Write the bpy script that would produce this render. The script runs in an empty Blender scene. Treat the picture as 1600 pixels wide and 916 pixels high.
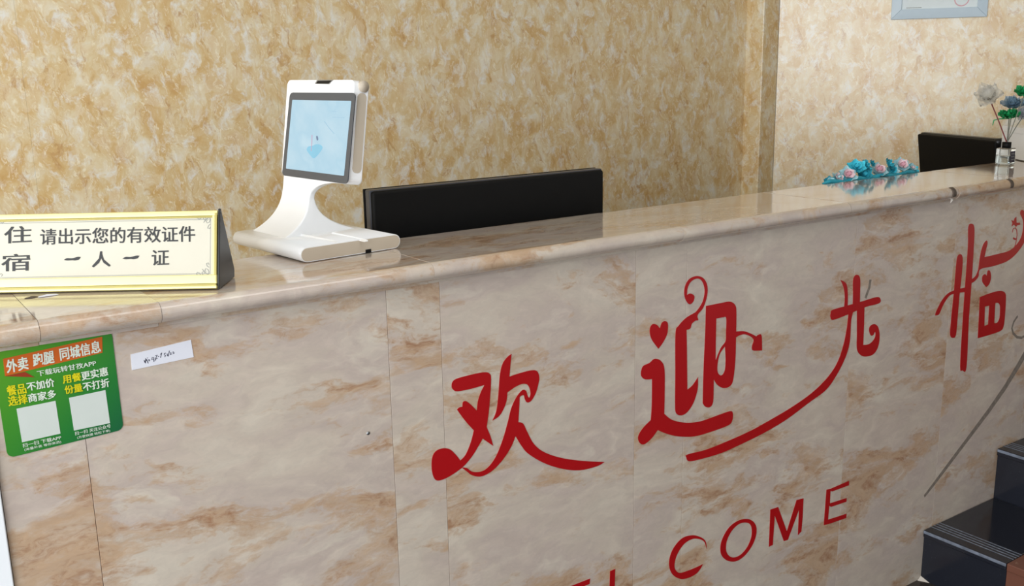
import bpy, bmesh, math, random
from mathutils import Vector, Matrix
from mathutils.geometry import tessellate_polygon
random.seed(7)
SC = bpy.context.scene
COL = SC.collection

# ------------------------------------------------------------------ camera
F = 1549.0
def nv(v): return Vector(v).normalized()
DN = nv((127, 6740, F))
AX = Vector((2300, -400, F)); AX = (AX - DN*AX.dot(DN)).normalized()
UP = -DN
AY = UP.cross(AX)
CAM = Vector((0, 0, 1.4854))
cd = bpy.data.cameras.new('camera'); cam = bpy.data.objects.new('camera', cd); COL.objects.link(cam)
cd.sensor_width = 36; cd.lens = F/1600*36; cd.clip_start = .02; cd.clip_end = 60
R3 = Matrix(((AX.x, -AX.y, -AX.z), (AY.x, -AY.y, -AY.z), (UP.x, -UP.y, -UP.z)))
cam.matrix_world = Matrix.Translation(CAM) @ R3.to_4x4()
SC.camera = cam

# ------------------------------------------------------------------ world, light, exposure
SC.view_settings.view_transform = 'Standard'; SC.view_settings.look = 'None'
SC.view_settings.gamma = 1; SC.view_settings.exposure = 0.16
W = bpy.data.worlds.new('world'); SC.world = W; W.use_nodes = True
W.node_tree.nodes['Background'].inputs[0].default_value = (.92, .96, 1, 1)
W.node_tree.nodes['Background'].inputs[1].default_value = 0.4
def area(name, loc, target, sx, sy, power, col):
    l = bpy.data.lights.new(name, 'AREA'); l.shape = 'RECTANGLE'; l.size = sx; l.size_y = sy; l.energy = power; l.color = col
    o = bpy.data.objects.new(name, l); COL.objects.link(o); o.location = loc
    o.rotation_euler = (Vector(target)-Vector(loc)).to_track_quat('-Z', 'Y').to_euler()
    return o
area('shopfront_daylight', (-2.6, .0, 1.5), (1.0, 1.3, 1.15), 3.6, 2.4, 158, (.95, .975, 1))
area('entrance_daylight', (-.8, -3.2, 1.6), (1.2, 2.0, 1.1), 2.6, 2.2, 7, (1, .98, .96))
area('overhead_fill', (.9, .3, 2.88), (.9, .3, 0), 1.8, 1.2, 14, (1, .98, .95))  # added fill from above to brighten the countertop, no known fixture

# ------------------------------------------------------------------ pixel <-> world helpers (photo calibrated camera)
def ray(u, v):
    r = Vector((u-800, v-458, F)); return Vector((r.dot(AX), r.dot(AY), r.dot(UP)))
def atz(u, v, z): r = ray(u, v); return CAM + r*((z-CAM.z)/r.z)
def aty(u, v, y): r = ray(u, v); return CAM + r*((y-CAM.y)/r.y)
class Plane:
    def __init__(s, o, a, b):
        s.o = Vector(o); s.a = nv(a); s.b = nv(b); s.n = s.a.cross(s.b).normalized()
        if s.n.dot(CAM - s.o) < 0: s.n = -s.n
    def uv(s, u, v):
        r = ray(u, v); t = (s.o-CAM).dot(s.n)/r.dot(s.n); p = CAM + r*t - s.o
        return Vector((p.dot(s.a), p.dot(s.b)))
    def pt(s, q, h=0): return s.o + s.a*q[0] + s.b*q[1] + s.n*h

# ------------------------------------------------------------------ object helpers
def link(o, parent=None):
    COL.objects.link(o)
    if parent:
        o.parent = parent
        o.matrix_parent_inverse = parent.matrix_basis.inverted()
    return o
def tag(o, label, cat, group=None):
    o['label'] = label; o['category'] = cat
    if group: o['group'] = group
    return o
def thing(name, label, cat, loc=(0, 0, 0), group=None):
    o = bpy.data.objects.new(name, None); o.location = loc; o.empty_display_size = .05; COL.objects.link(o)
    return tag(o, label, cat, group)
def mesh(name, verts, faces, m, parent=None, smooth=False):
    me = bpy.data.meshes.new(name); me.from_pydata([tuple(v) for v in verts], [], faces)
    me.validate(); bm = bmesh.new(); bm.from_mesh(me); bmesh.ops.recalc_face_normals(bm, faces=bm.faces); bm.to_mesh(me); bm.free()
    if m: me.materials.append(m)
    if smooth: me.polygons.foreach_set('use_smooth', [True]*len(me.polygons))
    return link(bpy.data.objects.new(name, me), parent)
def struct(o): o['kind'] = 'structure'; return o
def bev(o, w, seg=3):
    md = o.modifiers.new('bevel', 'BEVEL'); md.width = w; md.segments = seg; md.limit_method = 'ANGLE'; md.angle_limit = math.radians(35)
    for p in o.data.polygons: p.use_smooth = True
    md2 = o.modifiers.new('wn', 'WEIGHTED_NORMAL'); md2.keep_sharp = True
    return o
def box(name, lo, hi, m, parent=None, b=0, seg=2):
    x0, y0, z0 = lo; x1, y1, z1 = hi
    v = [(x, y, z) for x in (x0, x1) for y in (y0, y1) for z in (z0, z1)]
    f = [(0, 1, 3, 2), (4, 6, 7, 5), (0, 4, 5, 1), (2, 3, 7, 6), (0, 2, 6, 4), (1, 5, 7, 3)]
    o = mesh(name, v, f, m, parent)
    if b: bev(o, b, seg)
    return o
def fbox(name, org, ex, ey, ez, lo, hi, m, parent=None, b=0, seg=2):
    """box in a local frame"""
    org = Vector(org); v = [org + ex*x + ey*y + ez*z for x in (lo[0], hi[0]) for y in (lo[1], hi[1]) for z in (lo[2], hi[2])]
    f = [(0, 1, 3, 2), (4, 6, 7, 5), (0, 4, 5, 1), (2, 3, 7, 6), (0, 2, 6, 4), (1, 5, 7, 3)]
    o = mesh(name, v, f, m, parent)
    if b: bev(o, b, seg)
    return o
def prism(name, pts, ext, m, parent=None, smooth=False):
    """closed outline (3D points) swept along vector ext"""
    n = len(pts); ext = Vector(ext)
    v = [Vector(p) for p in pts] + [Vector(p)+ext for p in pts]
    f = [tuple(range(n)), tuple(range(2*n-1, n-1, -1))] + [(i, (i+1) % n, n+(i+1) % n, n+i) for i in range(n)]
    o = mesh(name, v, f, m, parent)
    if smooth:
        for p in o.data.polygons: p.use_smooth = len(p.vertices) == 4
    return o
def tube(name, pts, rad, m, parent=None, seg=8, cap=True):
    pts = [Vector(p) for p in pts]; n = len(pts)
    rad = rad if hasattr(rad, '__len__') else [rad]*n
    V = []; Fc = []
    for i, p in enumerate(pts):
        t = (pts[min(i+1, n-1)]-pts[max(i-1, 0)]).normalized()
        a = t.cross(Vector((0, 0, 1)));
        if a.length < 1e-3: a = t.cross(Vector((1, 0, 0)))
        a.normalize(); b = t.cross(a)
        for k in range(seg):
            th = 2*math.pi*k/seg; V.append(p + (a*math.cos(th)+b*math.sin(th))*rad[i])
    for i in range(n-1):
        for k in range(seg): Fc.append((i*seg+k, i*seg+(k+1) % seg, (i+1)*seg+(k+1) % seg, (i+1)*seg+k))
    if cap: Fc += [tuple(range(seg)), tuple(range((n-1)*seg, n*seg))]
    return mesh(name, V, Fc, m, parent, True)
def catmull(P, sub=6):
    """P: (x, y[, 1]) closed outline; points with a third value are corners"""
    n = len(P); out = []
    cor = [len(p) > 2 for p in P]; q = [Vector(p[:2]) for p in P]
    for i in range(n):
        p1, p2 = q[i], q[(i+1) % n]
        p0 = q[i-1] if not cor[i] else p1 - (p2-p1)*.5
        p3 = q[(i+2) % n] if not cor[(i+1) % n] else p2 + (p2-p1)*.5
        if cor[i] and cor[(i+1) % n]: out.append(p1); continue
        for k in range(sub):
            t = k/sub
            out.append(.5*((2*p1)+(-p0+p2)*t+(2*p0-5*p1+4*p2-p3)*t*t+(-p0+3*p1-3*p2+p3)*t**3))
    return out
def decal(name, loops, m, parent, pl, h0=.0001, h1=.0008):
    """flat vinyl piece from 2D loops in plane coordinates (first outer, others holes)"""
    vs = [[pl.pt(q, h1) for q in lp] for lp in loops]
    l3 = [[Vector((q[0], q[1], 0)) for q in lp] for lp in loops]
    tri = tessellate_polygon(l3)
    V = [p for lp in vs for p in lp]; n = len(V); V += [pl.pt(q, h0) for lp in loops for q in lp]
    Fc = [tuple(t) for t in tri]; k = 0
    for lp in loops:
        m_ = len(lp)
        Fc += [(k+i, k+(i+1) % m_, n+k+(i+1) % m_, n+k+i) for i in range(m_)]; k += m_
    return mesh(name, V, Fc, m, parent)
def pxdecal(name, loops, tf, m, parent, pl, h0=.0001, h1=.0008, sub=6):
    s, ox, oy = tf; L = []
    for lp in loops:
        c = catmull(lp, sub); L.append([pl.uv(ox+p.x/s, oy+p.y/s) for p in c])
    return decal(name, L, m, parent, pl, h0, h1)
def stroke(name, pts, w, m, parent, pl, h=.0004, tf=(1, 0, 0), taper=False):
    """ribbon stroke along pixel polyline; w in metres"""
    s, ox, oy = tf; q = [pl.uv(ox+p[0]/s, oy+p[1]/s) for p in pts]; n = len(q); A = []; B = []
    for i in range(n):
        t = (q[min(i+1, n-1)]-q[max(i-1, 0)]).normalized(); nn = Vector((-t.y, t.x))
        ww = w*.5*((1-.6*i/(n-1)) if taper else 1)
        A.append(q[i]+nn*ww); B.append(q[i]-nn*ww)
    V = [pl.pt(a, h) for a in A]+[pl.pt(b, h) for b in B]+[pl.pt(a, .0001) for a in A]+[pl.pt(b, .0001) for b in B]
    Fc = [(i, i+1, n+i+1, n+i) for i in range(n-1)]
    Fc += [(i, i+1, 2*n+i+1, 2*n+i) for i in range(n-1)]+[(n+i, n+i+1, 3*n+i+1, 3*n+i) for i in range(n-1)]
    return mesh(name, V, Fc, m, parent)
def join_meshes(name, objs, parent, m):
    V = []; Fc = []
    for o in objs:
        k = len(V); V += [v.co.copy() for v in o.data.vertices]; Fc += [tuple(i+k for i in p.vertices) for p in o.data.polygons]
        bpy.data.objects.remove(o)
    return mesh(name, V, Fc, m, parent)
def text(name, s, tl, tr, bl, m, parent, pl, bold=0.0, h=.0005, ital=0):
    """flat printed lettering: ink box mapped to three pixel corners on a plane"""
    c = bpy.data.curves.new('t', 'FONT'); c.body = s; c.resolution_u = 2; c.shear = ital
    o = bpy.data.objects.new('t', c); COL.objects.link(o)
    me = bpy.data.meshes.new_from_object(o.evaluated_get(bpy.context.evaluated_depsgraph_get()))
    bpy.data.objects.remove(o)
    xs = [v.co.x for v in me.vertices]; ys = [v.co.y for v in me.vertices]
    x0, x1, y0, y1 = min(xs), max(xs), min(ys), max(ys)
    TL, TR, BL = pl.uv(*tl), pl.uv(*tr), pl.uv(*bl)
    ex_, ey_ = (TR-TL)/(x1-x0), (TL-BL)/(y1-y0)
    V = []; Fc = []; sh = [(0, 0)] if bold <= 0 else [(0, 0), (1, .45), (-1, -.45), (1, -.45), (-1, .45)]
    for k, (sx, sy) in enumerate(sh):
        n0 = len(V)
        V += [pl.pt(BL+ex_*(v.co.x-x0+sx*bold)+ey_*(v.co.y-y0+sy*bold), h+k*.00003) for v in me.vertices]
        Fc += [tuple(i+n0 for i in p.vertices) for p in me.polygons]
    return mesh(name, V, Fc, m, parent)
def quadpx(name, px, m, parent, pl, h0, h1, rad=0):
    """quad (tl,tr,br,bl pixels) on plane, optional rounded corners (fraction)"""
    TL, TR, BR, BL = [pl.uv(*p) for p in px]; L = []
    if rad:
        for (cx, cy, a0) in ((1-rad, 1-rad, 0), (rad, 1-rad, 90), (rad, rad, 180), (1-rad, rad, 270)):
            for k in range(6):
                a = math.radians(a0+18*k); L.append((cx+rad*math.cos(a), cy+rad*math.sin(a)))
    else: L = [(1, 1), (0, 1), (0, 0), (1, 0)]
    Q = [BL*(1-s)*(1-t)+BR*s*(1-t)+TL*(1-s)*t+TR*s*t for s, t in L]
    return decal(name, [Q], m, parent, pl, h0, h1)

# ------------------------------------------------------------------ materials
def srgb(r, g, b):
    f = lambda c: (c/255/12.92) if c/255 <= .04045 else ((c/255+.055)/1.055)**2.4
    return (f(r), f(g), f(b), 1)
def new_mat(name):
    m = bpy.data.materials.new(name); m.use_nodes = True; nt = m.node_tree
    return m, nt, nt.nodes['Principled BSDF']
def plain(name, col, rough=.5, metal=0, var=.06, scale=30, bump=0.0, spec=.5, coat=0, emit=0):
    m, nt, b = new_mat(name)
    tc = nt.nodes.new('ShaderNodeTexCoord'); n = nt.nodes.new('ShaderNodeTexNoise'); n.inputs['Scale'].default_value = scale; n.inputs['Detail'].default_value = 4
    nt.links.new(tc.outputs['Object'], n.inputs['Vector'])
    r = nt.nodes.new('ShaderNodeValToRGB')
    r.color_ramp.elements[0].position = .3; r.color_ramp.elements[1].position = .7
    r.color_ramp.elements[0].color = tuple(c*(1-var) for c in col[:3])+(1,); r.color_ramp.elements[1].color = tuple(min(1, c*(1+var)) for c in col[:3])+(1,)
    nt.links.new(n.outputs['Fac'], r.inputs['Fac']); nt.links.new(r.outputs['Color'], b.inputs['Base Color'])
    b.inputs['Roughness'].default_value = rough; b.inputs['Metallic'].default_value = metal
    b.inputs['Specular IOR Level'].default_value = spec; b.inputs['Coat Weight'].default_value = coat
    if emit:
        b.inputs['Base Color'].default_value = (.02, .022, .025, 1); nt.links.remove(b.inputs['Base Color'].links[0])
        nt.links.new(r.outputs['Color'], b.inputs['Emission Color']); b.inputs['Emission Strength'].default_value = emit
    if bump:
        bp = nt.nodes.new('ShaderNodeBump'); bp.inputs['Strength'].default_value = bump; bp.inputs['Distance'].default_value = .001
        nt.links.new(n.outputs['Fac'], bp.inputs['Height']); nt.links.new(bp.outputs['Normal'], b.inputs['Normal'])
    return m
class NT:
    def __init__(s, nt): s.nt = nt
    def n(s, t, **kw):
        x = s.nt.nodes.new(t)
        for k, v in kw.items():
            if k in x.inputs.keys(): x.inputs[k].default_value = v
            else: setattr(x, k, v)
        return x
    def l(s, a, b): s.nt.links.new(a, b)
    def ramp(s, fac, stops, interp='LINEAR'):
        r = s.nt.nodes.new('ShaderNodeValToRGB'); r.color_ramp.interpolation = interp
        e = r.color_ramp.elements
        while len(e) < len(stops): e.new(.5)
        for i, (p, c) in enumerate(stops): e[i].position = p; e[i].color = c if len(c) == 4 else tuple(c)+(1,)
        s.l(fac, r.inputs['Fac']); return r.outputs['Color']
    def mix(s, fac, a, b, blend='MIX'):
        x = s.nt.nodes.new('ShaderNodeMix'); x.data_type = 'RGBA'; x.blend_type = blend
        if isinstance(fac, float): x.inputs[0].default_value = fac
        else: s.l(fac, x.inputs[0])
        for v, i in ((a, 6), (b, 7)):
            if isinstance(v, tuple): x.inputs[i].default_value = v
            else: s.l(v, x.inputs[i])
        return x.outputs[2]
    def noise(s, vec, scale, detail=4, rough=.5, dist=0.0):
        x = s.n('ShaderNodeTexNoise', Scale=scale, Detail=detail, Roughness=rough, Distortion=dist); s.l(vec, x.inputs['Vector']); return x.outputs['Fac']
    def mapping(s, vec, scale=(1, 1, 1), rot=(0, 0, 0), loc=(0, 0, 0)):
        x = s.n('ShaderNodeMapping'); x.inputs['Scale'].default_value = scale; x.inputs['Rotation'].default_value = rot; x.inputs['Location'].default_value = loc
        s.l(vec, x.inputs['Vector']); return x.outputs['Vector']
W1 = (1, 1, 1, 1); K0 = (0, 0, 0, 1)

def marble(name, rough=.28, top=False):
    """pale pinkish grey polished stone with tan clouds and whitish veins; pattern shifts from slab to slab"""
    m, nt, b = new_mat(name); g = NT(nt)
    tc = g.n('ShaderNodeTexCoord'); oi = g.n('ShaderNodeObjectInfo')
    mul = g.n('ShaderNodeVectorMath', operation='SCALE'); cmb = g.n('ShaderNodeCombineXYZ')
    g.l(oi.outputs['Random'], cmb.inputs[0]); g.l(oi.outputs['Random'], cmb.inputs[2]); g.l(cmb.outputs[0], mul.inputs[0]); mul.inputs['Scale'].default_value = .9 if not top else .12
    add = g.n('ShaderNodeVectorMath', operation='ADD'); g.l(tc.outputs['Object'], add.inputs[0]); g.l(mul.outputs[0], add.inputs[1])
    v = g.mapping(add.outputs[0], scale=(1, 1, 2.1) if not top else (1, 2.5, 1), rot=(0, math.radians(-14 if not top else 0), 0))
    wr = g.n('ShaderNodeTexNoise', Scale=2.4, Detail=5, Roughness=.6); g.l(v, wr.inputs['Vector'])
    wv = g.n('ShaderNodeVectorMath', operation='SCALE'); wv.inputs['Scale'].default_value = .42; g.l(wr.outputs['Color'], wv.inputs[0])
    ad2 = g.n('ShaderNodeVectorMath', operation='ADD'); g.l(v, ad2.inputs[0]); g.l(wv.outputs[0], ad2.inputs[1]); vv = ad2.outputs[0]
    base = g.ramp(g.noise(vv, 4.2, 6, .6), [(.30, srgb(212, 203, 189)), (.45, srgb(203, 191, 178)), (.57, srgb(196, 182, 173)), (.70, srgb(214, 205, 191))])
    # tan clouds, horizontally drawn out, crumbly edges
    vc = g.mapping(vv, scale=(.8, 1, 1.15))
    ca = g.n('ShaderNodeMath', operation='MULTIPLY_ADD'); g.l(g.noise(v, 38, 5, .7), ca.inputs[0]); ca.inputs[1].default_value = .16; 
    cs = g.n('ShaderNodeMath', operation='SUBTRACT'); g.l(g.noise(vc, 4.3, 9, .66, .1), cs.inputs[0]); cs.inputs[1].default_value = .08; g.l(cs.outputs[0], ca.inputs[2]); cl = ca.outputs[0]
    cm = g.ramp(cl, [(.505, K0), (.54, (.5,)*3+(1,)), (.61, (.95,)*3+(1,)), (.8, (.6,)*3+(1,))])
    c1 = g.mix(cm, base, srgb(192, 163, 134))
    # darker brown cores
    dk = g.noise(vc, 12.0, 9, .75, .3)
    cm2 = g.n('ShaderNodeMath', operation='MULTIPLY'); r2 = g.ramp(dk, [(.49, K0), (.62, W1)]); g.l(r2, cm2.inputs[0])
    r3 = g.ramp(cl, [(.53, K0), (.61, W1)]); g.l(r3, cm2.inputs[1])
    sc = g.n('ShaderNodeMath', operation='MULTIPLY'); g.l(cm2.outputs[0], sc.inputs[0]); sc.inputs[1].default_value = .8
    c2 = g.mix(sc.outputs[0], c1, srgb(156, 112, 82))
    # pale onyx cell rims, low contrast
    ve = g.n('ShaderNodeTexVoronoi', Scale=5.5, feature='DISTANCE_TO_EDGE'); g.l(vv, ve.inputs['Vector'])
    vn = g.ramp(ve.outputs['Distance'], [(.0, (.30,)*3+(1,)), (.03, (.16,)*3+(1,)), (.10, K0)])
    gate = g.n('ShaderNodeMath', operation='MULTIPLY'); g.l(vn, gate.inputs[0]); g.l(g.ramp(g.noise(v, 3, 3, .5), [(.42, K0), (.6, W1)]), gate.inputs[1])
    cv = g.mix(gate.outputs[0], c2, srgb(226, 216, 200))
    ve2 = g.n('ShaderNodeTexVoronoi', Scale=17.0, feature='F1'); g.l(g.mapping(vv, scale=(1, 1, 1.3)), ve2.inputs['Vector'])
    c3 = g.mix(.6, cv, g.ramp(ve2.outputs['Distance'], [(.1, (1.03, 1.02, 1.0, 1)), (.7, (.90, .885, .87, 1))]), 'MULTIPLY')
    fine = g.ramp(g.noise(vv, 60, 4, .7), [(.3, (.94, .94, .94, 1)), (.7, (1.04, 1.03, 1.02, 1))])
    c4 = g.mix(1.0, c3, fine, 'MULTIPLY')
    g.l(c4, b.inputs['Base Color']); b.inputs['Roughness'].default_value = rough
    b.inputs['Specular IOR Level'].default_value = .5
    if top: b.inputs['Coat Weight'].default_value = .6; b.inputs['Coat Roughness'].default_value = .07
    return m
M_FACE = marble('marble_facing', .3)
M_TOP = marble('marble_top', .1, True)

def wall_mat():
    """honey and cream flecked stone pattern wall panels"""
    m, nt, b = new_mat('honey_stone'); g = NT(nt)
    tc = g.n('ShaderNodeTexCoord'); v0 = tc.outputs['Object']
    v = g.mapping(v0, scale=(1.35, 1.35, 1.0), rot=(0, math.radians(20), 0))
    wr = g.n('ShaderNodeTexNoise', Scale=7.0, Detail=4, Roughness=.6); g.l(v, wr.inputs['Vector'])
    wv = g.n('ShaderNodeVectorMath', operation='SCALE'); wv.inputs['Scale'].default_value = .12; g.l(wr.outputs['Color'], wv.inputs[0])
    ad = g.n('ShaderNodeVectorMath', operation='ADD'); g.l(v, ad.inputs[0]); g.l(wv.outputs[0], ad.inputs[1]); vv = ad.outputs[0]
    base = g.ramp(g.noise(vv, 11, 6, .62), [(.33, srgb(230, 222, 200)), (.44, srgb(222, 202, 158)), (.55, srgb(214, 182, 124)), (.68, srgb(200, 156, 88))])
    cells = g.n('ShaderNodeTexVoronoi', Scale=26.0, feature='SMOOTH_F1'); cells.inputs['Smoothness'].default_value = .35; g.l(vv, cells.inputs['Vector'])
    sep = g.n('ShaderNodeSeparateColor'); g.l(cells.outputs['Color'], sep.inputs[0])
    cc = g.ramp(sep.outputs[0], [(.1, srgb(234, 226, 206)), (.35, srgb(222, 204, 164)), (.55, srgb(208, 176, 118)), (.8, srgb(200, 162, 98)), (1, srgb(228, 216, 188))])
    c1 = g.mix(.28, base, cc)
    wh = g.ramp(g.noise(vv, 20, 7, .7, .2), [(.51, K0), (.66, (.8,)*3+(1,))])
    c2 = g.mix(wh, c1, srgb(232, 232, 226))
    fl = g.ramp(g.noise(g.mapping(vv, scale=(1.5, 1, .8), rot=(0, .5, 0)), 52, 4, .7, .6), [(.55, K0), (.66, (.6,)*3+(1,))])
    c3 = g.mix(fl, c2, srgb(244, 236, 212))
    dk = g.ramp(g.noise(g.mapping(vv, scale=(1.7, 1, .7), rot=(0, -.5, 0)), 17, 7, .72, .8), [(.57, K0), (.68, (.75,)*3+(1,))])
    c4 = g.mix(dk, c3, srgb(182, 132, 66))
    g.l(c4, b.inputs['Base Color']); b.inputs['Roughness'].default_value = .42; b.inputs['Coat Weight'].default_value = .75; b.inputs['Coat Roughness'].default_value = .32; b.inputs['Coat IOR'].default_value = 1.75
    bp = g.n('ShaderNodeBump', Strength=.12, Distance=.002); g.l(g.noise(vv, 22, 5, .6), bp.inputs['Height']); g.l(bp.outputs['Normal'], b.inputs['Normal'])
    return m
M_WALL = wall_mat()

def granite(name, dark, light, scale=160, rough=.12):
    m, nt, b = new_mat(name); g = NT(nt); tc = g.n('ShaderNodeTexCoord')
    c = g.ramp(g.noise(tc.outputs['Object'], scale, 6, .7), [(.35, dark), (.62, dark), (.78, light)])
    g.l(c, b.inputs['Base Color']); b.inputs['Roughness'].default_value = rough; return m
M_GRAN = granite('black_granite', srgb(30, 33, 42), srgb(74, 78, 90))
M_RED = granite('red_marble', srgb(112, 72, 58), srgb(176, 146, 124), 34, .25)
M_FLOOR = granite('floor_stone', srgb(58, 52, 48), srgb(110, 100, 92), 60, .15)
M_PLASTER = plain('plaster', srgb(228, 226, 220), .8)
M_WHITE = plain('white_plastic', srgb(248, 250, 252), .25, var=.005, coat=.2)
M_WPOST = plain('white_gloss_board', srgb(244, 248, 252), .3, var=.01)
M_BEIGE = plain('beige_plastic', srgb(196, 184, 166), .4, var=.02)
M_GREY = plain('grey_bezel', srgb(66, 70, 76), .35, var=.03)
M_BLK = plain('black_plastic', srgb(13, 13, 13), .55, var=.1, spec=.2)
M_BLK2 = plain('black_satin', srgb(26, 28, 30), .35, var=.06)
M_SIDE = plain('slate_plastic', srgb(62, 64, 72), .35, var=.04)
M_GOLD = plain('pale_gold_metal', srgb(226, 218, 150), .3, .3, var=.02)
M_GOLD2 = plain('deep_gold_metal', srgb(160, 148, 84), .35, .4, var=.03)
M_CREAM = plain('cream_card', srgb(200, 196, 180), .5, var=.01)
M_INK = plain('black_ink', srgb(34, 36, 38), .55, var=.05)
M_LINE = plain('grey_print', srgb(140, 142, 136), .55)
M_VRED = plain('red_vinyl', srgb(172, 10, 18), .3, var=.04, scale=6)
M_RES = plain('adhesive_residue', srgb(126, 116, 106), .8, var=.22, scale=90)
M_GROUT = plain('pale_grout', srgb(205, 198, 188), .8)
M_GAP = plain('dark_joint', srgb(88, 76, 66), .8, var=.2, scale=60)
M_PAPER = plain('white_paper', srgb(226, 228, 238), .6, var=.01)
M_PEN = plain('blue_black_pen', srgb(62, 62, 84), .6)
M_TWHITE = plain('white_print', srgb(218, 228, 214), .45, var=.01)
M_TYEL = plain('yellow_print', srgb(220, 208, 20), .45, var=.03)
M_ORG = plain('orange_print', srgb(200, 96, 28), .4, var=.06, scale=25)
M_FOLD = plain('brick_print', srgb(150, 52, 24), .4, var=.05)
M_STEEL = plain('steel', srgb(150, 152, 154), .35, .8)
M_NOSE = plain('edge_glint_and_lines', srgb(112, 120, 134), .3, var=.35, scale=50)  # whitish step edge with caught light in its colour; also tread lines
M_SQ = plain('square_print', srgb(206, 214, 208), .5, var=.02)
M_WOOD = plain('desk_board', srgb(120, 84, 56), .5)
M_BFRAME = plain('pale_blue_frame', srgb(196, 214, 226), .35, var=.02)
M_CERT = plain('certificate_paper', srgb(222, 232, 234), .5, var=.02)
M_STAMP = plain('stamp_ink', srgb(214, 170, 178), .6)

def green_mat():
    m, nt, b = new_mat('green_print'); g = NT(nt); tc = g.n('ShaderNodeTexCoord')
    sp = g.n('ShaderNodeSeparateXYZ'); g.l(tc.outputs['Generated'], sp.inputs[0])
    a = g.n('ShaderNodeMath', operation='ADD'); s = g.n('ShaderNodeMath', operation='SUBTRACT'); s.inputs[0].default_value = 1.0
    g.l(sp.outputs[2], s.inputs[1]); g.l(sp.outputs[0], a.inputs[0]); g.l(s.outputs[0], a.inputs[1])
    h = g.n('ShaderNodeMath', operation='MULTIPLY'); h.inputs[1].default_value = .5; g.l(a.outputs[0], h.inputs[0])
    c = g.ramp(h.outputs[0], [(0, srgb(92, 158, 28)), (.35, srgb(62, 140, 36)), (.7, srgb(30, 118, 46)), (1, srgb(14, 92, 56))])
    g.l(c, b.inputs['Base Color']); b.inputs['Roughness'].default_value = .4; return m
M_GREEN = green_mat()

# ================================================================== SETTING
ZC = 1.151          # counter top
YF = 1.500          # facing front plane
YB = 1.745          # counter back edge
YW = 2.85           # back wall
floor = struct(box('floor', (-3, -3.4, -.06), (5.2, 3.0, 0), M_FLOOR))
ceil = struct(box('ceiling', (-3, -3.4, 2.9), (5.2, 3.3, 2.96), M_PLASTER))
xa = aty(1163, 150, YW).x                     # pilaster corner
wb = struct(bpy.data.objects.new('wall_back', None)); COL.objects.link(wb)
s1, s2 = aty(40, 150, YW).x, aty(434, 150, YW).x
edges = [-3.0, s1-2*(s2-s1), s1-(s2-s1), s1, s2, xa]
for i in range(len(edges)-1):
    box('wall_panel', (edges[i]+.00015, YW, 0), (edges[i+1]-.00015, YW+.012, 2.9), M_WALL, wb)
box('backing', (-3, YW+.012, 0), (xa+.3, YW+.1, 2.9), M_PLASTER, wb)
# pilaster: left return + narrow front
r1 = ray(1189, 150); r2 = ray(1213, 150)
yp = xa*r1.y/r1.x                               # left return runs from y=YW to y=yp
xp = yp*r2.x/r2.y
pil = struct(box('trim_1', (xa, yp, 0), (xp, YW+.1, 2.9), M_WALL)); bev(pil, .004, 2)
# right wall: turned towards the left
dW = nv((.536, -.844, 0)); nW = Vector((.844, .536, 0))
oW = Vector((xp, yp, 0))
wr_ = struct(fbox('wall_right', oW, dW, nW, Vector((0, 0, 1)), (0, 0, 0), (3.2, .1, 2.9), M_WALL))

# ------------------------------------------------------------------ framed certificate on right wall
plW = Plane(oW, dW, (0, 0, 1))
bl_, br_ = plW.uv(1392, 31), plW.uv(1542, 26)
zt = bl_.y; fw = br_.x-bl_.x; fh = fw*.74
fr = thing('picture_frame', 'pale blue framed certificate hanging high on the honey stone wall at right', 'picture frame', plW.pt((bl_.x+fw/2, zt)))
def wq(a, b, h): return plW.pt((a, b), h)
def framebar(name, p0, p1, q1, q0):
    # outer edge low, inner edge high: bevelled moulding
    V = [wq(*p0, 0), wq(*p1, 0), wq(*q1, 0), wq(*q0, 0), wq(*p0, .012), wq(*p1, .012), wq(*q1, .018), wq(*q0, .018)]
    o = mesh(name, V, [(0, 1, 2, 3), (4, 7, 6, 5), (0, 4, 5, 1), (1, 5, 6, 2), (2, 6, 7, 3), (3, 7, 4, 0)], M_BFRAME, fr); bev(o, .0015, 2)
x0, x1, z0, z1 = bl_.x, bl_.x+fw, zt, zt+fh; w_ = .036
framebar('frame_rail', (x0, z0), (x1, z0), (x1-w_, z0+w_), (x0+w_, z0+w_))
framebar('frame_rail', (x1, z1), (x0, z1), (x0+w_, z1-w_), (x1-w_, z1-w_))
framebar('frame_rail', (x1, z0), (x1, z1), (x1-w_, z1-w_), (x1-w_, z0+w_))
framebar('frame_rail', (x0, z1), (x0, z0), (x0+w_, z0+w_), (x0+w_, z1-w_))
decal('certificate', [[(x0+w_-.002, z0+w_-.002), (x1-w_+.002, z0+w_-.002), (x1-w_+.002, z1-w_+.002), (x0+w_-.002, z1-w_+.002)]], M_CERT, fr, plW, .001, .010)
stroke('printed_line', [(1416, 12.6), (1440, 12.0)], .002, M_LINE, fr, plW, .0108)
circ = [(x0+fw*.73+.026*math.cos(a*math.pi/12), z0+w_+.030+.026*math.sin(a*math.pi/12)) for a in range(24)]
circ2 = [(x0+fw*.73+.022*math.cos(a*math.pi/12), z0+w_+.030+.022*math.sin(a*math.pi/12)) for a in range(24)]
decal('round_stamp', [circ, circ2], M_STAMP, fr, plW, .0095, .0107)

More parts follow.
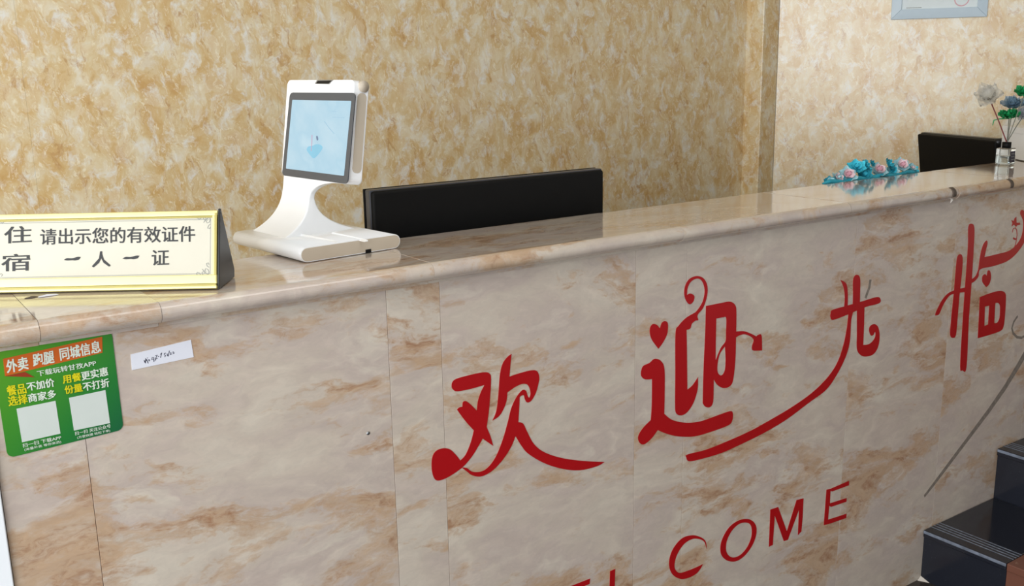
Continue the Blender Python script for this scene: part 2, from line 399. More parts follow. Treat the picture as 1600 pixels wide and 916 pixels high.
# ================================================================== COUNTER
ctr = thing('reception_counter', 'long reception counter faced with pale pinkish tan veined stone panels', 'counter', (1.9, 1.6, 0))
XL, XR = .143, 3.70
box('body', (XL+.004, YF+.0115, 0), (XR, YB-.01, ZC-.035), M_GROUT, ctr)
jx = [XL, aty(135.6, 700, YF).x, aty(604, 480, YF).x, aty(692, 600, YF).x, aty(991, 700, YF).x, aty(1066, 750, YF).x, aty(1322, 640, YF).x, 2.50, 2.95, 3.1, XR]
for i in range(len(jx)-1):
    p = box('facing_panel', (jx[i]+.0003, YF, 0), (jx[i+1]-.0003, YF+.011, ZC-.0345), M_FACE, ctr); bev(p, .0005, 1)
# small screw in the facing
q = aty(575, 677, YF)
tube('screw', [q+Vector((0, -.0012, 0)), q+Vector((0, .002, 0))], .0032, M_STEEL, ctr, 12)
post = tag(box('end_post', (.02, YF-.006, 0), (XL-.001, YB, ZC-.035), M_WPOST, None, .002), 'glossy white board closing the left end of the stone counter', 'end panel')

top = thing('countertop', 'polished marble countertop with rounded front nosing and worn dark joints', 'countertop', (1.9, 1.6, ZC))
def nosing(x0, x1, dz=0, nm='slab', dy=0):
    P = []
    yf = YF-.030+dy; zt = ZC+dz; r = .0160
    P.append((YB, zt))
    for k in range(19):
        a = math.pi/2 + math.pi*k/18
        P.append((yf+r+r*math.cos(a), zt-r+r*math.sin(a)))
    P += [(YF-.006, zt-.0325), (YF-.005, zt-.0395), (YF-.0006, zt-.0395), (YF-.0006, zt-.0332), (YB, zt-.0332)]
    return prism(nm, [(x0, y, z) for y, z in P], (x1-x0, 0, 0), M_TOP, top)
tj = [.118, atz(58, 500, ZC).x, atz(250, 474, ZC).x, .85, 1.45, 2.0, atz(1495, 292, ZC).x, atz(1587, 278, ZC).x, XR]
for i in range(len(tj)-1):
    g = .0003 if i < 5 else .002
    nosing(tj[i]+g, tj[i+1]-g, 0 if i % 2 else -.0004, dy=[0, 0, .0006, 0, 0, .0006, -.001, .003][i])
# dark filler where the front nosing joints have worn open
for u, v, wd in ((1495, 294, .014), (1587, 281, .014)):
    q = atz(u, v, ZC); P = []
    for k in range(9):
        a = math.pi*.55 + math.pi*.6*k/8; P.append((YF-.0325+.017+.0175*math.cos(a)*1.0, ZC-.0158+.0168*math.sin(a)))
    P += [(YF-.01, ZC-.03), (YF-.005, ZC-.01)]
    prism('joint_filler', [(q.x-wd/2, y, z) for y, z in P], (wd, 0, 0), M_GAP, top)
q = atz(50, 465, ZC)
mesh('chip', [(q.x-.012, q.y-.004, ZC+.0006), (q.x, q.y-.008, ZC+.0006), (q.x+.010, q.y-.003, ZC+.0006), (q.x+.006, q.y+.004, ZC+.0006), (q.x-.008, q.y+.003, ZC+.0006), (q.x, q.y, ZC+.0022)], [(0, 1, 5), (1, 2, 5), (2, 3, 5), (3, 4, 5), (4, 0, 5)], M_GAP, top)
q = atz(74, 463, ZC)
mesh('tape_scrap', [(q.x-.014, q.y-.004, ZC+.0007), (q.x+.016, q.y-.003, ZC+.0007), (q.x+.014, q.y+.005, ZC+.0012), (q.x-.012, q.y+.004, ZC+.0007), (q.x, q.y+.001, ZC+.003)], [(0, 1, 4), (1, 2, 4), (2, 3, 4), (3, 0, 4)], M_PAPER, top)
# a white chip in the underside of the nosing
q = aty(1487, 313, YF-.02)
mesh('chip', [q+Vector((a, b, c)) for a, b, c in ((-.006, 0, -.008), (.008, 0, -.004), (.006, 0, .008), (-.004, 0, .006), (0, -.004, 0))], [(0, 1, 4), (1, 2, 4), (2, 3, 4), (3, 0, 4)], M_GROUT, top)

# ================================================================== RED LETTERING on the facing
plF = Plane((0, YF, 0), (1, 0, 0), (0, 0, 1))
Z1 = (4.363, 660, 560); Z2 = (3.054, 980, 420); Z3 = (2.956, 1060, 420); Z4 = (3.393, 1440, 320); Z5 = (3.81, 940, 740)
HG = 'red welcome characters on the counter front'
def char(label, px): 
    p = aty(px[0], px[1], YF); return thing('red_character', label, 'lettering', p, HG)
c1 = char('red vinyl character 欢, leftmost of the four large ones on the counter', (800, 740))
pxdecal('stroke', [[(205,160),(235,138),(330,112),(420,95),(458,105),(467,140),(462,240),(452,360),(437,468,1),(462,530),(482,597,1),(445,572),(410,548,1),(350,650),(300,715),(262,752,1),(200,795),(140,826),(95,832),(72,800),(62,740),(68,670),(95,630),(140,614),(185,620),(225,655),(258,697,1),(295,655),(330,570),(350,492,1),(290,425),(235,350,1),(250,335),(272,330,1),(275,300),(295,292),(325,312),(370,357,1),(378,290),(398,230),(422,182,1),(330,208),(240,225),(210,215),(198,190)]], Z1, M_VRED, c1, plF)
pxdecal('stroke', [[(606,-30,1),(600,30),(592,125,1),(660,102),(740,82),(780,88),(795,130),(788,180),(770,240),(740,290),(712,300),(698,280),(688,250),(662,262,1),(658,350),(652,436,1),(685,445),(715,505),(760,585),(830,640),(950,680),(1100,700),(1240,707,1),(1190,735),(1080,762),(960,755),(830,715),(720,650),(670,590),(634,530,1),(600,610),(540,700),(470,770),(400,805),(340,798),(300,770),(268,745,1),(300,748),(340,773),(400,772),(450,740),(500,670),(545,560),(580,440),(605,340),(640,265),(680,217),(705,222),(716,255),(728,268),(736,235),(722,188),(690,173),(640,190),(578,232,1),(572,290),(550,350),(520,395),(477,424,1),(500,370),(512,300),(520,210),(528,110),(545,40),(575,-5)]], Z1, M_VRED, c1, plF, .0001, .0009)
c2 = char('red vinyl character 迎 with a small heart, second of the four large ones', (1080, 690))
pxdecal('heart', [[(148,382,1),(115,335),(107,290),(120,265),(140,268),(155,285,1),(165,258),(180,250),(193,262),(190,310),(170,352)]], Z2, M_VRED, c2, plF)
pxdecal('stroke', [[(65,495),(75,465),(105,450),(130,430),(160,440),(177,480),(178,600),(176,693,1),(215,722),(280,735),(350,728),(430,700),(490,680),(503,690),(500,725),(480,748),(400,778),(320,800),(240,800),(180,785),(145,770,1),(115,810),(80,838),(58,830),(52,800),(75,760),(112,722,1),(117,640),(118,527,1),(85,528),(68,515)]], Z2, M_VRED, c2, plF)
pxdecal('stroke', [[(338,215,1),(362,185),(380,130),(381,80),(362,45),(330,35),(295,50),(275,85),(272,125),(282,155),(298,170),(315,155),(319,130),(300,118),(284,126,1),(288,90),(305,60),(335,47),(358,62),(369,105),(360,155),(340,190),(325,208,1),(280,235),(245,272),(230,310),(229,500),(228,640),(232,688),(255,700),(285,685),(315,640),(335,575),(337,518,1),(312,555),(286,578,1),(284,400),(282,292,1),(300,285),(308,262),(325,248),(338,245),(334,228)]], Z2, M_VRED, c2, plF, .0001, .0009)
pxdecal('stroke', [[(375,178,1),(440,165),(490,157),(515,175),(520,210),(519,300,1),(555,298),(590,310),(615,322),(622,317),(640,318),(643,390,1),(600,390),(595,370),(603,342),(590,325),(560,313),(535,318),(518,328,1),(516,420),(508,510),(495,555),(462,570),(430,555),(412,527,1),(411,600),(408,640),(395,660),(375,660),(362,645),(360,620),(365,450),(372,300)],
  [(424,238,1),(455,232),(472,236),(471,300),(469,345),(448,375),(432,410),(421,440,1),(422,340)], [(466,370,1),(469,430),(466,480),(455,505),(442,508),(430,490),(431,450),(442,405)]], Z2, M_VRED, c2, plF)
c3 = char('red vinyl character 光 with a long curved tail, third of the four large ones', (1330, 560))
pxdecal('stroke', [[(748,52,1),(768,62),(778,80),(782,130),(780,190,1),(764,192,1),(768,130),(762,85)]], Z3, M_VRED, c3, plF, .0001, .0007)
pxdecal('stroke', [[(712,190),(780,170),(850,150),(915,131),(932,140),(925,160),(860,178),(780,212),(715,236),(702,225),(703,205)]], Z3, M_VRED, c3, plF, .0001, .0008)
pxdecal('stroke', [[(807,50),(822,28),(838,45),(838,120),(836,180,1),(804,185,1),(806,120)]], Z3, M_VRED, c3, plF, .0001, .00095)
pxdecal('stroke', [[(824,170,1),(824,300),(824,370),(840,398),(865,406),(900,395),(922,360),(929,310),(922,270),(905,256),(885,265),(880,285),(888,308),(900,306),(906,293),(910,300),(905,322),(888,343),(870,351),(853,352,1),(857,260),(859,165,1)]], Z3, M_VRED, c3, plF, .0001, .0006)
pxdecal('stroke', [[(786,195,1),(808,190,1),(798,230),(795,260),(790,340),(770,410),(730,490),(680,560),(600,620),(500,695),(400,755),(300,805),(200,850),(100,880),(48,889),(36,872),(42,858),(130,835),(230,795),(330,750),(430,695),(530,635),(620,570),(690,500),(735,430),(762,350),(778,270)]], Z3, M_VRED, c3, plF, .0001, .0011)
c4 = char('red vinyl character 临 with two tall bars, rightmost of the four large ones', (1510, 580))
pxdecal('stroke', [[(247,120),(262,100),(278,118),(277,200),(265,400),(250,600),(237,860),(215,878),(204,858),(215,650),(230,430),(245,220)]], Z4, M_VRED, c4, plF)
pxdecal('stroke', [[(188,280),(202,262),(216,278),(214,350),(200,480),(190,600),(181,690),(165,706),(151,690),(155,620),(170,470),(182,330)]], Z4, M_VRED, c4, plF)
pxdecal('stroke', [[(72,588,1),(75,570),(105,510),(140,470),(180,452),(240,438),(238,460),(180,470),(145,485),(115,530),(92,580)]], Z4, M_VRED, c4, plF, .0001, .0006)
pxdecal('stroke', [[(258,400,1),(285,378),(300,340),(310,270),(325,215),(343,190),(348,205),(340,240),(332,278,1),(400,262),(460,245),(500,215),(528,170),(538,120),(536,80),(523,48),(529,28),(545,38),(560,80),(560,140),(542,200),(500,260),(450,300),(380,325),(310,342),(300,380),(280,405),(258,415)]], Z4, M_VRED, c4, plF, .0001, .00105)
pxdecal('heart', [[(342,437,1),(322,410),(322,380),(335,368),(345,378,1),(350,350),(362,352),(367,385),(358,420)]], Z4, M_VRED, c4, plF)
pxdecal('stroke', [[(308,490,1),(360,470),(410,457),(440,465),(446,500),(440,600),(432,650),(415,670),(360,690),(297,708,1),(303,600)], [(335,540,1),(358,535,1),(352,635,1),(332,643,1)], [(390,520,1),(408,523),(415,545),(412,600),(400,625),(384,628,1)]], Z4, M_VRED, c4, plF)
Z6 = (8.33, 1530, 310)
pxdecal('star_ornament', [[(418,283,1),(448,296,1),(458,262,1),(482,240,1),(484,318,1),(528,316,1),(530,345,1),(492,352,1),(478,372,1),(452,342,1),(420,365,1),(432,325,1)]], Z6, M_VRED, c4, plF)
stroke('ornament_tail', [(430, 445), (440, 400), (468, 382), (488, 415), (492, 480), (480, 560), (458, 645)], .0028, M_VRED, c4, plF, .0006, Z6)
stroke('ornament_tail', [(440, 515), (460, 530), (478, 532)], .005, M_VRED, c4, plF, .0007, Z6)
# WELCOME letters (latin)
LG = 'red latin letters of the word WELCOME'
def letter(name, label, loops, tf): 
    o = pxdecal(name, loops, tf, M_VRED, None, plF); return tag(o, label, 'lettering', LG)
letter('red_letter', 'slender red letter C of WELCOME low on the counter front', [[(625,450,1),(612,410),(585,392),(540,390),(490,420),(450,480),(433,540),(440,575),(465,592),(510,580),(560,560),(603,540,1),(570,590),(520,620),(470,628),(425,605),(403,560),(405,500),(430,440),(480,385),(540,368),(590,380),(618,405)]], Z5)
letter('red_letter', 'slender oval red letter O of WELCOME on the counter front', [[(860,270),(900,285),(920,320),(918,370),(895,430),(850,490),(800,522),(750,520),(715,490),(706,445),(718,390),(755,325),(805,285)], [(850,292),(880,300),(893,330),(890,380),(865,440),(825,485),(785,500),(755,488),(740,455),(745,400),(775,340),(815,302)]], Z5)
letter('red_letter', 'slender red letter M of WELCOME between the O and the E', [[(1004,215,1),(1050,200,1),(1102,345,1),(1160,158,1),(1201,148,1),(1196,260,1),(1188,345,1),(1168,367,1),(1174,215,1),(1108,395,1),(1084,403,1),(1030,250,1),(1018,425,1),(995,437,1)]], Z5)
e_ = [[(1338,97,1),(1365,90,1),(1472,44,1),(1472,70,1),(1372,107,1),(1362,104,1),(1358,178,1),(1458,146,1),(1456,168,1),(1365,199,1),(1354,192,1),(1347,275,1),(1457,240,1),(1455,265,1),(1360,298,1),(1322,308,1)]]
letter('red_letter', 'slender red letter E at the end of WELCOME near the black steps', e_, Z5)
def wl(pts): return [Vector(p) for p in pts]
ZB_, ZT_ = .310, .4125
def flat_letter(label, loops): 
    o = decal('red_letter', loops, M_VRED, None, plF); tag(o, label, 'lettering', LG)
xL = aty(953, 893, YF).x
flat_letter('slender red letter L of WELCOME cut off by the lower picture edge', [[(xL, ZT_-.001), (xL+.0145, ZT_), (xL+.012, ZB_+.012), (xL+.07, ZB_+.012), (xL+.07, ZB_), (xL-.003, ZB_)]])
xE = aty(922, 911, YF).x-.085
flat_letter('slender red letter E left of the L, only its top tip in the picture', [[(xE, ZT_), (xE+.085, ZT_), (xE+.083, ZT_-.012), (xE+.013, ZT_-.012), (xE+.012, .368), (xE+.07, .368), (xE+.07, .357), (xE+.011, .357), (xE+.010, ZB_+.012), (xE+.078, ZB_+.012), (xE+.078, ZB_), (xE-.003, ZB_)]])
# faded residue of missing strokes
r_ = stroke('faded_stroke', [(1606, 545), (1592, 570), (1570, 606), (1545, 642), (1515, 682), (1482, 726), (1458, 758), (1444, 776)], .024, M_RES, None, plF, .0003, taper=True)
tag(r_, 'grey brown curved residue of a peeled stroke above the black steps', 'residue')
r_ = stroke('faded_stroke', [(1360, 437), (1358, 450), (1352, 466)], .009, M_RES, None, plF, .0003)
tag(r_, 'short grey residue mark beside the top of the character 光', 'residue')
r_ = stroke('faded_stroke', [(1590, 494), (1584, 503), (1581, 513), (1583, 521), (1589, 527), (1596, 528), (1603, 524)], .008, M_RES, None, plF, .0003)
tag(r_, 'small hooked grey residue mark right of the last red character', 'residue')

# ================================================================== GREEN STICKER and paper slip
st = thing('green_sticker', 'green rounded food delivery advert sticker with orange banner on the counter front', 'sticker', aty(90, 700, YF))
quadpx('backing', [(-14, 548), (174, 516.5), (193, 671), (12, 716)], M_GREEN, st, plF, 0, .0010, .06)
quadpx('banner', [(4.4, 560.6), (159.4, 526), (159.8, 551), (7.5, 587.5)], M_ORG, st, plF, .001, .0013)
decal('banner_fold', [[plF.uv(7.5, 587.7), plF.uv(38.7, 581), plF.uv(53.7, 589.4)]], M_FOLD, st, plF, .001, .0014)
quadpx('white_square', [(25.5, 638.6), (86.4, 626.2), (94.3, 677.3), (34.3, 691)], M_SQ, st, plF, .001, .0013)
quadpx('white_square', [(107.4, 621.6), (164.4, 609.4), (171.6, 661), (115.3, 672.7)], M_SQ, st, plF, .001, .0013)
T = lambda s, a, b, c, m, bold=.02, h=.0017: text('printed_text', s, a, b, c, m, st, plF, bold, h)
T('外卖', (9, 563), (42, 556.5), (11.3, 583), M_TWHITE, .035)
T('跑腿', (50.4, 553.5), (83, 547), (52.2, 573), M_TWHITE, .03)
T('同城信息', (92, 544), (155, 531.5), (94.6, 563), M_TWHITE, .03)
T('下载玩转甘孜APP', (57, 579.4), (148.8, 562.5), (58.5, 588.2), M_TWHITE, .02)
T('餐品', (9.4, 603), (38.7, 598.5), (12, 618.5), M_TYEL, .03)
T('不加价', (40.5, 597.8), (83, 590.5), (43, 611), M_TWHITE, .03)
T('选择', (11.8, 619.5), (41.3, 615), (13.9, 634.5), M_TYEL, .03)
T('商家多', (42.8, 615.5), (85.8, 608.3), (44.9, 628.8), M_TWHITE, .03)
T('用餐', (96.9, 586.5), (125, 581.5), (98.6, 599.5), M_TYEL, .03)
T('更实惠', (126, 581), (166.9, 573), (127.8, 594.5), M_TWHITE, .03)
T('份量', (100, 603), (126.9, 598.5), (101.9, 615.8), M_TYEL, .03)
T('不打折', (128.4, 597.8), (169, 590.8), (130.4, 611), M_TWHITE, .03)
T('扫一扫 下载APP', (34.3, 693.2), (94.6, 680), (35.6, 699.2), M_TWHITE, .015)
T('(海量外卖 等你来选)', (37.3, 700.4), (94.6, 687.6), (38.4, 705.2), M_TWHITE, .01)
T('扫一扫 关注公众号', (116, 674.7), (171.8, 662.3), (117, 680.3), M_TWHITE, .015)
T('(方便快捷 轻松下单)', (119.8, 681.6), (171, 670.2), (120.8, 686.2), M_TWHITE, .01)
sl = thing('paper_slip', 'white paper slip with handwriting taped right of the green sticker', 'note', aty(252, 570, YF))
quadpx('slip', [(204, 554), (298, 531), (302.5, 558), (206, 578.5)], M_PAPER, sl, plF, 0, .0007)
ZS = (9.157, 180, 500)
for k, s_ in enumerate([[(410,575),(425,610)],[(435,550),(430,620)],[(415,600),(450,570)],[(445,560),(470,620)],[(455,540),(465,547)],[(470,570),(490,565)],[(472,585),(495,580)],[(530,530),(520,570),(552,562)],[(548,530),(552,600)],[(568,512),(600,500),(572,560),(602,550)],[(580,556),(566,582)],[(610,525),(627,520)],[(640,492),(660,480),(664,470),(645,540)],[(722,474),(700,478),(700,500),(720,508),(705,530)],[(740,480),(745,515)],[(772,440),(755,522)],[(780,470),(797,468),(790,488),(782,496),(807,488)],[(815,465),(830,455),(838,470),(820,482),(844,475)]]):
    stroke('pen_stroke', s_, .0011, M_PEN, sl, plF, .0009, ZS)

# ================================================================== DESK SIGN
P0 = atz(340, 452, ZC); P1 = atz(0, 459, ZC)
dS = (P0-P1); dS.z = 0; Ls = dS.length+.022; dS.normalize(); nS = Vector((-dS.y, dS.x, 0)); zz = Vector((0, 0, 1))
sg = thing('desk_sign', 'triangular gold framed desk sign asking hotel guests for valid identity documents', 'sign', P0-dS*Ls*.5+nS*.04)
P0 = P0 + zz*.0005
aH, aV = .040, .118
bS = (nS*aH+zz*aV); Hs = bS.length; bS.normalize()
plS = Plane(P0, dS, bS); fnS = plS.n
oS = P0 - dS*Ls
def sgb(name, u0, u1, v0, v1, h0, h1, m, b=.0008):
    return fbox(name, P0, dS, bS, fnS, (u0, v0, h0), (u1, v1, h1), m, sg, b, 2)
prism('prism_body', [oS+dS*.002, oS+dS*.002+nS*.086, oS+dS*.002+bS*(Hs-.002)], dS*(Ls-.003), M_BLK2, sg)
for xx in (0, -Ls-.0035):
    q = P0+dS*xx
    ec = prism('end_cap', [q-nS*.003, q+nS*.090, q+nS*.093+zz*.013, q+bS*Hs+nS*.004+zz*.003, q+bS*Hs-nS*.001+zz*.003], dS*.0035, M_BLK2, sg); bev(ec, .001, 2)
sgb('face_card', -Ls+.003, -.003, .020, Hs-.004, .0008, .0016, M_CREAM, 0)
sgb('bottom_rail', -Ls, 0, .0075, .0225, .0, .0045, M_GOLD, .0012)
sgb('bottom_rail', -Ls, 0, .0035, .0085, .0, .007, M_GOLD2, .001)
sgb('bottom_rail', -Ls, .001, .0, .0048, .0, .0095, M_GOLD, .001)
sgb('top_rail', -Ls, 0, Hs-.0085, Hs, .0, .004, M_GOLD, .0012)
sgb('top_rail', -Ls, 0, Hs-.0115, Hs-.0085, .0, .0028, M_GOLD2, .0005)
sgb('side_rail', -.0085, -.0045, .022, Hs-.008, .0, .003, M_GOLD, .0005)
sgb('side_rail', -.0045, -.0005, .010, Hs-.004, .0, .0045, M_GOLD2, .0005)
sgb('side_rail', -Ls, -Ls+.006, .022, Hs-.008, .0, .003, M_GOLD, .0005)
for v in (.0245, Hs-.0140): sgb('border_line', -Ls+.010, -.011, v-.0004, v+.0004, .0014, .0019, M_LINE, 0)
for u in (-.0115, -Ls+.010): sgb('border_line', u-.0003, u+.0003, .0245, Hs-.014, .0014, .0019, M_LINE, 0)
TS = lambda s, a, b, c, bold=.004: text('sign_text', s, a, b, c, M_INK, sg, plS, bold, .0021)
TS('住', (8, 355), (50, 353.3), (8, 381), .012)
TS('宿', (3.5, 398), (47.5, 396.5), (3.5, 424.5), .012)
TS('请出示您的有效证件', (64, 358.3), (305, 353.3), (64, 383), .014)
TS('人', (145, 394), (173, 392.8), (145, 418), .016)
TS('证', (238, 391.5), (264.5, 390.5), (238, 415), .014)
def leaf_one(u0, v0, u1, v1):
    o = pxdecal('sign_text', [[(u0, v0, 1), (u0+5, v0-2.6), ((u0+u1)/2, v0-2.6), (u1-5, v1-3.2), (u1, v1-3, 1), (u1-3, v1+1), (u1-9, v1+2.4), ((u0+u1)/2, v0+.6), (u0+5, v0+1)]], (1, 0, 0), M_INK, sg, plS, .0016, .0021)
leaf_one(100.5, 406.5, 127, 405); leaf_one(192, 404.5, 218.5, 403)
def scroll(cx, cy, sx, sy):
    f_ = lambda pts: [(cx+sx*a, cy+sy*b) for a, b in pts]
    for pts in ([(0, 0), (-5, -1), (-9, 1), (-10, 4), (-7, 5.5), (-5, 3.5), (-7, 2)], [(0, 0), (1, 5), (-1, 9), (-4, 10), (-5.5, 7), (-3.5, 5.5)], [(1.5, -1.5), (-6, 5), (-9.5, 9)], [(-12, 0), (-14, 3), (-17, 4), (-19, 2), (-17, 0)], [(1, 12), (-2, 14), (-3, 18), (0, 19), (1, 16)]):
        stroke('corner_scroll', f_([p for p in pts]), .0009, M_LINE, sg, plS, .0021)
scroll(328, 339, 1, 1); scroll(326, 430, 1, -1); scroll(-12, 345, -1, 1); scroll(-14, 432, -1, -1)

# ================================================================== FACE TERMINAL (white tablet device)
Nn = atz(480, 411, ZC); Rr = atz(623, 388, ZC)
uD = (Rr-Nn); uD.z = 0; LB = uD.length; uD.normalize(); wD = Vector((uD.y, -uD.x, 0)); vD = -wD     # vD: away from camera along the long rounded edge
WB = .262
dv = thing('face_terminal', 'white face recognition terminal with lit light blue screen on the countertop', 'device', Nn+uD*LB/2+vD*WB/2)
def D(a, b, c): return Nn + uD*a + vD*b + zz*(c+.0012)
tk = .0265
def stadium(a0, a1, z0, z1, n=10):
    r = (z1-z0)/2; P = []
    for k in range(n+1):
        t = -math.pi/2+math.pi*k/n; P.append((a1-r+r*math.cos(t), z0+r+r*math.sin(t)))
    for k in range(n+1):
        t = math.pi/2+math.pi*k/n; P.append((a0+r+r*math.cos(t), z0+r+r*math.sin(t)))
    return P
S_ = stadium(-.012, LB+.004, 0, tk)
prism('base', [D(a, .0, z) for a, z in S_], vD*WB, M_WHITE, dv, True)
S2 = stadium(-.0105, LB+.0025, .0015, tk-.0015)
prism('base_end_panel', [D(a, -.0006, z) for a, z in S2], vD*.0012, M_BEIGE, dv)
fbox('cable_notch', D(0, 0, 0), uD, vD, zz, (.122, -.0012, -.0005), (.134, .004, .006), M_BLK, dv)
# head plane: leans back with height
kx = .15
def xf_plane(z): return .0775 + kx*(z)
HZ0, HZ1 = .128, .3135
hb0, hb1 = .012, .254          # along vD
TH = .034
eA = vD; eB = (uD*kx+zz).normalized(); eN = eA.cross(eB).normalized()
if eN.dot(uD) > 0: eN = -eN      # outward to the viewer's side
HO = D(xf_plane(HZ0), 0, HZ0)
HH = (HZ1-HZ0)/eB.z
def rrect(a0, a1, b0, b1, r, n=6):
    P = []
    for cx, cy, s0 in ((a1-r, b1-r, 0), (a0+r, b1-r, 90), (a0+r, b0+r, 180), (a1-r, b0+r, 270)):
        for k in range(n+1):
            t = math.radians(s0+90*k/n); P.append((cx+r*math.cos(t), cy+r*math.sin(t)))
    return P
def HP(a, b, h=0): return HO + eA*a + eB*b + eN*h
hd = prism('head_shell', [HP(a, b, 0) for a, b in rrect(hb0, hb1, 0, HH, .012)], -eN*TH, M_WHITE, dv); bev(hd, .003, 3)
prism('side_band', [HP(hb0-.0008, b, h) for h, b in rrect(-TH+.005, -.010, .022, HH-.022, .008)], eA*.0012, M_BEIGE, dv)
tube('hinge_cap', [HP(hb0-.003, HH-.010, -.021), HP(hb0+.006, HH-.010, -.021)], .0105, M_BEIGE, dv, 20)
# screen located by its photographed corners
plD = Plane(HP(0, 0, 0), eA, eB); plD.n = eN
quadpx('bezel', [(453.5, 144.5), (556, 145), (543.5, 288), (441, 274)], M_GREY, dv, plD, -.001, .0008, .05)
def screen_mat():
    m, nt, b = new_mat('lit_screen'); g = NT(nt); tc = g.n('ShaderNodeTexCoord')
    c = g.ramp(g.noise(tc.outputs['Generated'], 2.2, 3), [(.3, srgb(182, 214, 230)), (.55, srgb(166, 206, 226)), (.75, srgb(190, 220, 234))])
    b.inputs['Base Color'].default_value = (.02, .022, .025, 1); g.l(c, b.inputs['Emission Color']); b.inputs['Emission Strength'].default_value = .85; b.inputs['Roughness'].default_value = .15; return m
M_SCR = screen_mat()
sc_ = quadpx('screen', [(457.5, 156), (549.5, 158), (538, 275), (447.5, 263.5)], M_SCR, dv, plD, .0004, .0011, .01)
M_SB = plain('screen_blue', srgb(128, 198, 226), .3, emit=.85, var=.03); M_SR = plain('screen_rose', srgb(206, 160, 186), .3, emit=.8); M_SD = plain('screen_slate', srgb(100, 124, 160), .3, emit=.8); M_SP = plain('screen_pale', srgb(158, 198, 220), .3, emit=.85)
ZD = (4.95, 430, 115)
pxdecal('screen_picture', [[(300,655),(270,625),(248,590),(262,565),(290,560),(320,548),(355,552),(370,575),(350,610),(325,640)]], ZD, M_SB, dv, plD, .0008, .0014)
stroke('screen_picture', [(290, 475), (289, 520), (284, 600)], .0016, M_SR, dv, plD, .0017, ZD)
pxdecal('screen_picture', [[(322,488),(332,484),(337,510),(328,518)]], ZD, M_SD, dv, plD, .0008, .0015)
stroke('screen_picture', [(445, 338), (540, 342)], .0012, M_SP, dv, plD, .0014, ZD)
stroke('screen_picture', [(445, 292), (480, 294)], .0012, M_SP, dv, plD, .0014, ZD)
stroke('screen_picture', [(385, 370), (420, 420), (460, 465)], .0016, M_SP, dv, plD, .0014, ZD)
# camera window in the top edge
pxdecal('camera_rim', [[(306,80,1),(325,50,1),(452,47,1),(420,83,1)]], ZD, M_STEEL, dv, plD, 0, .0006)
pxdecal('camera_window', [[(318,78,1),(333,56,1),(440,54,1),(414,79,1)]], ZD, M_BLK, dv, plD, 0, .0010)
# neck: swept from the base up into the head, cantilevered on the far side
NV = []; NF = []; n_z = 44; zn0, zn1 = tk-.004, HZ0+.024
seg = 4
for i in range(n_z+1):
    t = i/n_z; z = zn0+(zn1-zn0)*t
    s = 1-t
    fr_x = xf_plane(z) - .066*max(0, (zn1-.02-z)/(zn1-.02-zn0))**3.8 + .0002
    bk_x = xf_plane(z) + .013 + .098*max(0, (HZ0-.02-z)/(HZ0-.02-zn0))**3.2 + .016*max(0, (z-HZ0+.03)/.03)**2 
    far = .245 + .006*s**3
    zf = min(1, max(0, (z-(HZ0-.040))/.040)); near = .160 - .042*s - .120*(1-math.sqrt(max(0, 1-zf*zf)))
    near = max(near, .014)
    if z > HZ0+.001: near = .018
    bk_x = min(bk_x, xf_plane(z)+.031) if z > HZ0-.02 else bk_x
    NV += [D(fr_x, near, z), D(fr_x, far, z), D(bk_x, far, z), D(bk_x, near, z)]
for i in range(n_z):
    for k in range(4): NF.append((i*4+k, i*4+(k+1) % 4, (i+1)*4+(k+1) % 4, (i+1)*4+k))
NF += [(0, 1, 2, 3), tuple(n_z*4+k for k in range(4))]
nk = mesh('neck', NV, NF, M_WHITE, dv); bev(nk, .003, 2)
# guide ridges of the document tray in the base
def ridge(p, q, w0, w1, h):
    a = atz(*p, ZC+tk); b = atz(*q, ZC+tk); t = (b-a).normalized(); s = Vector((-t.y, t.x, 0))
    z0 = zz*(-.001); z1 = zz*h
    V = [a+z0-s*w0, a+z0+s*w0, b+z0+s*w1, b+z0-s*w1, a+z1+s*w0, b+z1*.5+s*w1]
    mesh('document_guide', V, [(0, 1, 2, 3), (0, 3, 5, 4), (1, 4, 5, 2), (0, 4, 1), (2, 5, 3)], M_WHITE, dv)
ridge((466, 369), (524, 380), .003, .006, .005); ridge((518, 366), (572, 377), .002, .004, .004)

# ================================================================== DESK and MONITORS behind the counter
ds = thing('work_desk', 'low work desk hidden behind the stone counter carrying the monitors', 'desk', (1.9, 2.1, 0))
box('desktop', (.4, 1.76, .72), (3.45, 2.36, .75), M_WOOD, ds, .002)
for x in (.42, 1.95, 3.38):
    box('leg', (x, 1.80, 0), (x+.04, 2.3, .72), M_WOOD, ds)
ym = 1.80
TLm, TRm = aty(577, 297, ym), aty(944, 265.5, ym)
m1 = thing('monitor', 'wide black computer monitor seen from behind over the counter, beside the white terminal', 'monitor', ((TLm.x+TRm.x)/2, ym+.05, .75))
zt = (TLm.z+TRm.z)/2
box('back_shell', (TLm.x+.006, ym, .86), (TRm.x, ym+.014, zt-.002), M_BLK, m1, .007, 3)
box('front_frame', (TLm.x+.004, ym+.008, .855), (TRm.x, ym+.030, zt), M_SIDE, m1, .003, 2)
box('bezel', (TLm.x+.002, ym+.030, .853), (TRm.x, ym+.036, zt+.001), M_BLK, m1, .002, 2)
cx = (TLm.x+TRm.x)/2
box('stand_neck', (cx-.03, ym+.012, .755), (cx+.03, ym+.028, .90), M_BLK, m1)
box('stand_foot', (cx-.12, ym-.03, .7502), (cx+.12, ym+.16, .762), M_BLK, m1, .003)
# second monitor, turned and tilted
d2 = nv((.31, .95, 0)); n2 = Vector((-.95, .31, 0)).normalized()     # n2 points to the visible back side
a2 = aty(1555, 220, 1.86)
